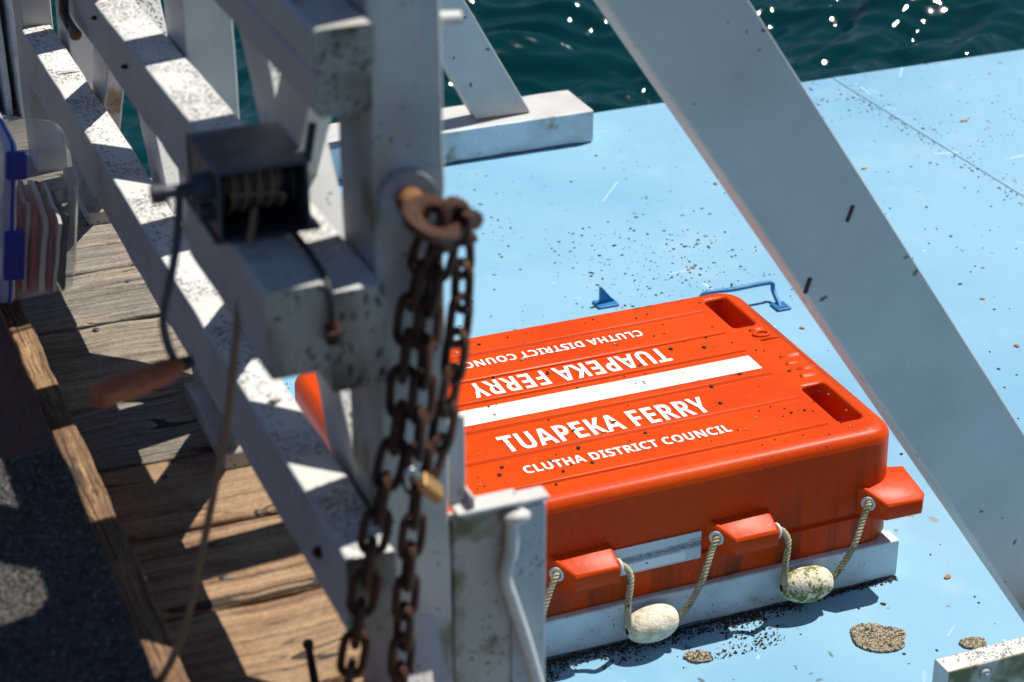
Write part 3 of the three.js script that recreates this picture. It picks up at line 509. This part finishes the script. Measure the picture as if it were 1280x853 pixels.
  const ledge = (x0, x1, slant, corner) => {
    const s = new THREE.Shape(), r = 0.008, pts = corner ? [[x0, zw - 0.03], [x0, zw], [x0 + slant, zo], [x1 - 0.012, zo + 0.002], [x1, zo - 0.012], [x1 - 0.002, zw - 0.035], [x1 - 0.05, zw - 0.05]] : [[x0, zw - 0.02], [x0, zw], [x0 + slant, zo], [x1 - 0.004, zo], [x1, zw - 0.004], [x1, zw - 0.02]];
    pts.forEach(([x, z], i) => (i ? s.lineTo(x, -z) : s.moveTo(x, -z)));
    let e = new THREE.ExtrudeGeometry(s, { depth: 0.05, bevelEnabled: true, bevelThickness: r, bevelSize: r, bevelOffset: -r, bevelSegments: 4, steps: 1 }); e.rotateX(-Math.PI / 2); e.computeBoundingBox();
    const y0 = e.boundingBox.min.y, y1 = e.boundingBox.max.y, p = e.attributes.position;
    for (let i = 0; i < p.count; i++) { const t = (p.getY(i) - y0) / (y1 - y0), o = clamp((p.getZ(i) - zw) / (zo - zw)); p.setY(i, lerp(lerp(0.158, 0.164, o), lerp(0.226, 0.2, o), t)); }
    e = toCreasedNormals(metreUV(e), 0.6); return part('rope_ledge', e, M.orange, g);
  };
  const spots = [[0.94, 1.065, 0.03], [1.262, 1.396, 0.04], [1.592, 1.728, 0.04], [1.923, 2.052, 0.04]];
  const L = spots.map(([a, b, s], i) => ledge(a, b, s, i === 3));
  const grom = (x, y, z, ry, par) => { const t = new THREE.TorusGeometry(0.0112, 0.0045, 10, 24); t.scale(1, 1, 0.8); t.rotateY(ry); t.translate(x, y, z); return part('grommet', t, M.grommet, par); };
  const loops = [];
  for (let i = 0; i < 3; i++) {
    const xs = spots[i][1] + 0.002, xe = spots[i + 1][0] + 0.016, ys = 0.189, ye = 0.193, z = -2.948;
    grom(xs, ys, z, Math.PI / 2, L[i]); grom(xe, ye, z - 0.014, -0.72, L[i + 1]);
    const fx = spots[i][1] + 0.066, fy = 0.055 + (i === 2 ? 0.006 : 0), fz = -2.9315, tilt = [-0.1, -0.08, -0.12][i];
    const d = V(Math.cos(tilt), Math.sin(tilt), 0);
    const pts = [V(xs - 0.02, ys + 0.003, z), V(xs + 0.004, ys + 0.002, z), V(xs + 0.018, ys - 0.016, z + 0.01), V(fx - 0.058, fy + 0.062, fz + 0.012), V(fx - 0.054, fy + 0.026, fz + 0.008), V(fx - 0.046, fy + 0.006, fz), V(fx, fy, fz), V(fx + 0.05, fy - 0.004, fz), V(fx + 0.07, fy + 0.018, fz + 0.002), V(fx + 0.098, fy + 0.07, fz + 0.004), V(xe - 0.018, ye - 0.018, z), V(xe - 0.004, ye + 0.002, z - 0.008), V(xe + 0.015, ye + 0.004, z - 0.024)];
    const rp = part('grab_rope', metreUV(ropeGeo(pts, 0.0062, 0.021)), M.rope, g, 'twisted grey grab rope');
    const prof = []; for (let q = 0; q <= 22; q++) { const a = q / 22 * Math.PI; prof.push(new THREE.Vector2(Math.max(0.007, 0.0345 * Math.pow(Math.sin(a), 0.72)), -0.053 * Math.cos(a))); }
    const fg = new THREE.LatheGeometry(prof, 36); fg.rotateZ(-Math.PI / 2 + tilt); jitter(fg, 0.0014, 30, i * 9); fg.computeVertexNormals(); fg.rotateX(i * 2.1 + 0.4).translate(fx, fy, fz);
    part('float', metreUV(fg), i === 2 ? M.floatAlgae : M.floatFoam, rp, i === 2 ? 'cream foam float with green algae' : 'cream foam float');
  }
  // sticker on the front
  const cv = document.createElement('canvas'); cv.width = 512; cv.height = 160; const c2 = cv.getContext('2d'); c2.fillStyle = '#c9d2d8'; c2.fillRect(0, 0, 512, 160);
  const rs = rng(811); for (let i = 0; i < 5200; i++) { const x = rs() * 512, u = rs(), y = 42 + u * 52 - x * 0.03 + 12, w = Math.sin(u * Math.PI); if (rs() < w) { c2.fillStyle = 'rgba(58,62,78,0.55)'; c2.fillRect(x, y, 3.4, 2.2); } }
  c2.fillStyle = 'rgba(226,234,238,1)'; c2.fillRect(0, 102, 420, 46); c2.fillStyle = '#3c4454'; c2.font = 'bold 13px sans-serif'; c2.fillText('- - - - - -', 168, 124); c2.beginPath(); c2.arc(196, 119, 6, 0, 7); c2.fill(); c2.fillRect(440, 36, 70, 3);
  const ct = new THREE.CanvasTexture(cv); ct.colorSpace = THREE.SRGBColorSpace;
  const sg = new THREE.PlaneGeometry(0.184, 0.06); sg.translate(1.491, 0.173, -2.9765);
  part('label_sticker', new THREE.BoxGeometry(0.184, 0.06, 0.002).translate(1.491, 0.1755, -2.9785), [0, 1, 2, 3, 4, 5].map((i) => (i === 4 ? new THREE.MeshStandardMaterial({ map: ct, roughness: 0.5 }) : M.grommet)), g, 'pale grey dotted label');
}

// ------------------------------------------------------------------ blue lashing brackets behind the float
{
  const b1 = thing('lashing_bracket', 'blue steel loop bracket behind the float corner pocket', 'bracket');
  const bar = (pts, w, t, up) => merge(pts.slice(1).map((p, i) => timber(pts[i], p, up, w, t, { r: 0.0015, jit: 0, step: 1 })));
  const z = -4.2; part('loop', tube([[2.2, 0.004, z], [2.2, 0.03, z], [2.206, 0.05, z], [2.3, 0.05, z], [2.395, 0.05, z], [2.405, 0.046, z], [2.407, 0.03, z], [2.404, 0.0, z + 0.05]].map((p) => V(...p)), 0.006, 70, 6), M.bluePaint, b1);
  part('foot', box(2.385, 2.425, 0.0005, 0.006, -4.175, -4.13), M.bluePaint, b1); part('foot', box(2.18, 2.22, 0.0005, 0.006, -4.22, -4.18), M.bluePaint, b1);
  const b2 = thing('lashing_bracket', 'blue steel angle plate on deck behind the float middle', 'bracket');
  part('plate', slabXY([[1.985, 0.003], [2.03, 0.003], [2.02, 0.012], [1.99, 0.05], [1.985, 0.05]]), M.bluePaint, b2); part('foot', box(1.972, 2.03, 0.0005, 0.006, -4.36, -4.315), M.bluePaint, b2);
}
function slabXY(pts) { const s = new THREE.Shape(pts.map(([x, y]) => new THREE.Vector2(x, y))); const g = new THREE.ExtrudeGeometry(s, { depth: 0.008, bevelEnabled: false }); g.translate(0, 0, -4.345); return metreUV(g); }

// ------------------------------------------------------------------ clip-lid plastic box with papers, standing on the raised boarding
{
  const g = thing('plastic_box', 'clear plastic storage box with blue clips standing on its side', 'storage box');
  const Y0 = 0.822, Y1 = 1.087, X0 = 0.386, X1 = 0.492, Z0 = -3.36, Z1 = -3.155, lean = -0.13;
  const tip = (o) => { const dx = o.position.x - X0, dy = o.position.y - Y0, c = Math.cos(lean), s = Math.sin(lean); o.position.set(X0 + dx * c - dy * s, Y0 + dx * s + dy * c, o.position.z); o.rotation.z += lean; };
  const clear = new THREE.MeshPhysicalMaterial({ color: new THREE.Color(0.93, 0.95, 0.97), roughness: 0.16, transmission: 0.88, thickness: 0, ior: 1.4 });
  const tub = (d, o) => { const rr = []; for (const [t, ins, rad] of [[0, 0, 0.022], [0.1, 0.001, 0.022], [0.8, 0.008, 0.026], [0.93, 0.013, 0.028], [1, 0.03, 0.03]]) rr.push([Y1 - Y0 - 2 * (ins + d), Z1 - Z0 - 2 * (ins + d), rad, t * (X1 - X0 - d), 0, 0]); const s = skin(rr, { n: 6, capTop: true, capBottom: false, smooth: 0.7 }); s.rotateZ(-Math.PI / 2); return s.translate(X0, (Y0 + Y1) / 2, (Z0 + Z1) / 2); };
  part('tub', tub(0), clear, g, 'clear tub');
  const lid = skin([[Y1 - Y0 + 0.012, Z1 - Z0 + 0.012, 0.024, -0.022], [Y1 - Y0 + 0.016, Z1 - Z0 + 0.016, 0.026, -0.018], [Y1 - Y0 + 0.016, Z1 - Z0 + 0.016, 0.026, -0.003], [Y1 - Y0 + 0.01, Z1 - Z0 + 0.01, 0.024, 0]], { n: 6, smooth: 0.6 }); lid.rotateZ(-Math.PI / 2).translate(X0, (Y0 + Y1) / 2 + 0.006, (Z0 + Z1) / 2);
  part('lid', lid, new THREE.MeshPhysicalMaterial({ color: new THREE.Color(0.55, 0.62, 0.75), roughness: 0.25, transmission: 0.35, thickness: 0 }), g, 'bluish lid');
  part('gasket', tubeLoop(X0 - 0.008), new THREE.MeshStandardMaterial({ color: 0x1c3fae, roughness: 0.5 }), g);
  function tubeLoop(x) { const p = ringPts(Y1 - Y0 + 0.018, Z1 - Z0 + 0.018, 0.026, 6).map(([a, b]) => V(x, a + (Y0 + Y1) / 2 + 0.006, b + (Z0 + Z1) / 2)); return new THREE.TubeGeometry(new THREE.CatmullRomCurve3(p, true), 120, 0.0025, 6, true); }
  const blue = new THREE.MeshStandardMaterial({ color: new THREE.Color(0.012, 0.04, 0.32), roughness: 0.4 });
  part('clip', new RoundedBoxGeometry(0.034, 0.085, 0.012, 3, 0.004).translate(X0 - 0.003, 0.915, Z1 + 0.012), blue, g, 'dark blue clip');
  part('clip', new RoundedBoxGeometry(0.034, 0.046, 0.012, 3, 0.004).translate(X0 - 0.003, 1.07, Z1 + 0.012), blue, g, 'dark blue clip');
  tip(g);
  const sheets = [['red cloth folded against the lid inside the plastic box', 'cloth', 0x8a1a22, 0.398, 0.009, 0.96], ['pink folded paper second from the box lid', 'paper', 0xc99a94, 0.41, 0.007, 0.97], ['bright red folded flag in the middle of the plastic box', 'cloth', 0xa81c26, 0.424, 0.01, 0.955], ['crumpled white paper bag in the plastic box', 'paper', 0xcfc4b8, 0.439, 0.009, 0.96], ['dark red folded card in the plastic box', 'card', 0x90202a, 0.452, 0.006, 0.95], ['white folded leaflet in the plastic box', 'leaflet', 0xd4d0c6, 0.463, 0.006, 0.945], ['black folder at the back of the plastic box', 'folder', 0x1a1a1c, 0.475, 0.006, 0.94]];
  sheets.forEach(([label, cat, col, x, t, top], i) => {
    const sg = new THREE.BoxGeometry(t, top + 0.04 - Y0 - 0.035, 0.15, 3, 14, 10); const p = sg.attributes.position;
    for (let k = 0; k < p.count; k++) { const y = p.getY(k), z = p.getZ(k); p.setX(k, p.getX(k) + 0.0032 * vnoise(y * 22 + i * 9, z * 22, i) + 0.0012 * vnoise(y * 70, z * 70, i)); p.setY(k, y + (y > 0.05 ? 0.014 * vnoise(z * 26, i * 3.3, 2) : 0)); }
    sg.computeVertexNormals(); const m = part(cat === 'cloth' ? 'folded_cloth' : cat === 'folder' ? 'folder' : 'folded_paper', sg, new THREE.MeshStandardMaterial({ color: col, roughness: 0.8 }), scene);
    m.position.set(x - 0.002, (top + 0.04 + Y0) / 2 - 0.008, -3.258); m.rotation.z = -0.02 - i * 0.004; tip(m); tag(m, label, cat);
  });
}

// ------------------------------------------------------------------ loose dirt
const m4 = new THREE.Matrix4(), qq = new THREE.Quaternion();
function scatter(name, label, n, geo, place, colour, rough = 0.9) {
  const im = new THREE.InstancedMesh(geo, new THREE.MeshStandardMaterial({ color: 0xffffff, roughness: rough }), n); const c = new THREE.Color();
  for (let i = 0; i < n; i++) { const [p, s, e] = place(i); m4.compose(p, qq.setFromEuler(e), s); im.setMatrixAt(i, m4); im.setColorAt(i, colour(c, i)); }
  im.name = numbered(name); im.castShadow = im.receiveShadow = true; scene.add(im); return tag(im, label, 'debris', null, 'stuff');
}
{
  const chip = jitter(new THREE.IcosahedronGeometry(1, 1), 0.3, 1.3, 4), E = (a, b, c) => new THREE.Euler(a, b, c);
  let r = rng(901); const dark = (c) => { const v = 0.012 + 0.05 * r() * r(); return c.setRGB(v * 1.15, v, v * 0.85); };
  // seeds and dirt over the far half of the deck, thicker along the weld seam and near the braces
  scatter('deck_specks', 'scattered dark dirt specks over the blue deck', 2300, chip, () => {
    let x, z, u = r(); if (u < 0.17) { z = -5.55 + r() * 1.6; x = 3.4 + (r() - 0.5) * 0.1; } else if (u < 0.62) { do { x = 1.9 + r() * 3.2; z = -5.6 + r() * 1.3; } while (vnoise(x * 2.2, 5, z * 2.2) + 0.35 * (-z - 5) < r() - 0.25); } else { x = 1 + r() * 3.6; z = -5.5 + r() * 3.2; }
    const s = 0.0012 + 0.003 * Math.pow(r(), 2.4); return [V(x, 0.001, z), V(s, s * 0.35, s * (0.6 + r())), E(0, r() * 6, 0)];
  }, dark);
  scatter('deck_flecks', 'brown leaf flecks and rust flakes on the blue deck', 70, chip, () => { const s = 0.004 + 0.01 * r() * r(); return [V(1.9 + r() * 2.6, 0.002, -5.5 + r() * 2.9), V(s, s * 0.16, s * 0.6), E(0, r() * 6, 0)]; }, (c) => c.setRGB(0.2 + 0.2 * r(), 0.1 + 0.08 * r(), 0.05));
  // muck gathered along the front foot of the plinth
  scatter('plinth_muck', 'dark damp muck gathered along the foot of the plinth', 5200, chip, () => {
    let x, d; do { x = 1.02 + r() * 1.0; d = Math.pow(r(), 1.9) * 0.12; } while (r() > clamp(1.25 - d * 30 * (x < 1.8 ? 1 : 2.2)) * 0.9 + (x < 1.8 ? 1 : 0) * clamp(0.9 * vnoise(x * 9, 2, d * 20) + 0.5 * vnoise(x * 33, 2, d * 60) - 0.05)); const s = 0.0008 + 0.0022 * Math.pow(r(), 2.5); return [V(x, 0.0008 + 0.0015 * r(), -2.966 + d), V(s, s * 0.4, s * (0.6 + 0.8 * r())), E(r(), r() * 6, r())];
  }, (c) => { const v = 0.012 + 0.04 * r() * r(); return c.setRGB(v * 1.3, v, v * 0.7); });
  // two flat patches of dried grit
  const patch = (name, label, cx, cz, a, b, n, rot) => scatter(name, label, n, chip, () => { let u, v; do { u = r() * 2 - 1; v = r() * 2 - 1; } while (Math.hypot(u, v) > 0.9 + 0.14 * vnoise(Math.atan2(v, u) * 1.6, 4, cx)); const s = 0.0012 + 0.0016 * r(); const x = u * a, z = v * b; return [V(cx + x * Math.cos(rot) - z * Math.sin(rot), 0.001 + 0.003 * r(), cz + x * Math.sin(rot) + z * Math.cos(rot)), V(s, s * 0.8, s), E(r() * 6, r() * 6, 0)]; }, (c) => { const v = 0.1 + 0.4 * r(); return r() < 0.14 ? c.setRGB(0.03, 0.028, 0.025) : c.setRGB(v, v * 0.86, v * 0.6); });
  patch('sand_patch', 'oval patch of dried sandy grit on deck before the float', 1.876, -2.793, 0.058, 0.05, 3600, 0.5);
  patch('sand_patch', 'small sandy grit patch beside the brace foot block', 2.035, -2.71, 0.028, 0.018, 800, 0.1);
  patch('sand_patch', 'sandy crumbs at the foot of the plinth', 1.53, -2.868, 0.03, 0.02, 500, 0.3);
  // droppings and seeds on the lid of the float
  scatter('lid_specks', 'small black droppings scattered on the orange lid', 190, chip, (i) => { const big = i < 46, s = big ? 0.0022 + 0.0024 * r() : 0.0008 + 0.0012 * r(); return [V(1.08 + r() * 0.88, YT + 0.001, -3.66 + r() * 0.66), V(s, s * 0.6, s * 1.2), E(0, r() * 6, 0)]; }, (c) => r() < 0.2 ? c.setRGB(0.3, 0.28, 0.24) : c.setRGB(0.014, 0.012, 0.012));
  scatter('pocket_litter', 'dark seed litter lying in the float hand pockets', 420, chip, (i) => { const f = i % 2, s = 0.0014 + 0.002 * r(); return [V(1.941 + (r() - 0.5) * 0.044, YT - 0.0655 + 0.002 * r(), (f ? -3.569 : -3.1295) + (r() - 0.5) * 0.12), V(s, s * 0.7, s), E(r(), r() * 6, 0)]; }, (c) => { const v = 0.015 + 0.08 * r() * r(); return c.setRGB(v * 1.2, v, v * 0.8); });
  // single leaves and feathers
  const leaf = (name, label, cat, p, l, w, ry, col) => { const s = new THREE.Shape(); s.moveTo(-l / 2, 0); s.quadraticCurveTo(0, w, l / 2, 0); s.quadraticCurveTo(0, -w, -l / 2, 0); const e = new THREE.ExtrudeGeometry(s, { depth: 0.0008, bevelEnabled: false, curveSegments: 10 }); e.rotateX(-Math.PI / 2); const q = e.attributes.position; for (let i = 0; i < q.count; i++) q.setY(i, q.getY(i) + 14 * Math.pow(q.getX(i), 2) * 0.25 + 0.003 * vnoise(q.getX(i) * 60, 1, q.getZ(i) * 60)); e.computeVertexNormals(); const m = part(name, e, new THREE.MeshStandardMaterial({ color: col, roughness: 0.8 }), scene); m.position.copy(p); m.rotation.y = ry; return tag(m, label, cat); };
  leaf('feather', 'small grey feather lying on the speckled lower rail', 'feather', onY(85, 90, 1.0125), 0.045, 0.008, -0.1, 0xb8b4ac);
  leaf('dry_leaf', 'curled dry leaf on the lower rail near the winch', 'leaf', onY(343, 502, 1.0125), 0.028, 0.008, 0.5, 0x8a8478);
  leaf('dry_leaf', 'dry brown leaf on blue deck near the weld seam', 'leaf', onY(1206, 151, 0.002), 0.04, 0.012, 0.2, 0xa8743c);
  leaf('dry_leaf', 'small dry yellow leaf on blue deck by the wide brace', 'leaf', onY(1081, 210, 0.002), 0.028, 0.01, 0.4, 0xb89858);
  const rod = thing('iron_rod', 'short black iron rod standing up from the timber deck', 'rod'); const q0 = onY(396, 868, WD + 0.001), q1 = onZ(385, 806, q0.z);
  part('bar', cyl(q0.toArray(), q1.toArray(), 0.006, 0.005), M.black, rod); part('head', new THREE.SphereGeometry(0.0075, 12, 8).translate(q1.x, q1.y, q1.z), M.black, rod);
}
scene.traverse((o) => { if (o.isMesh) { o.castShadow = true; o.receiveShadow = true; } });
renderer.render(scene, camera);
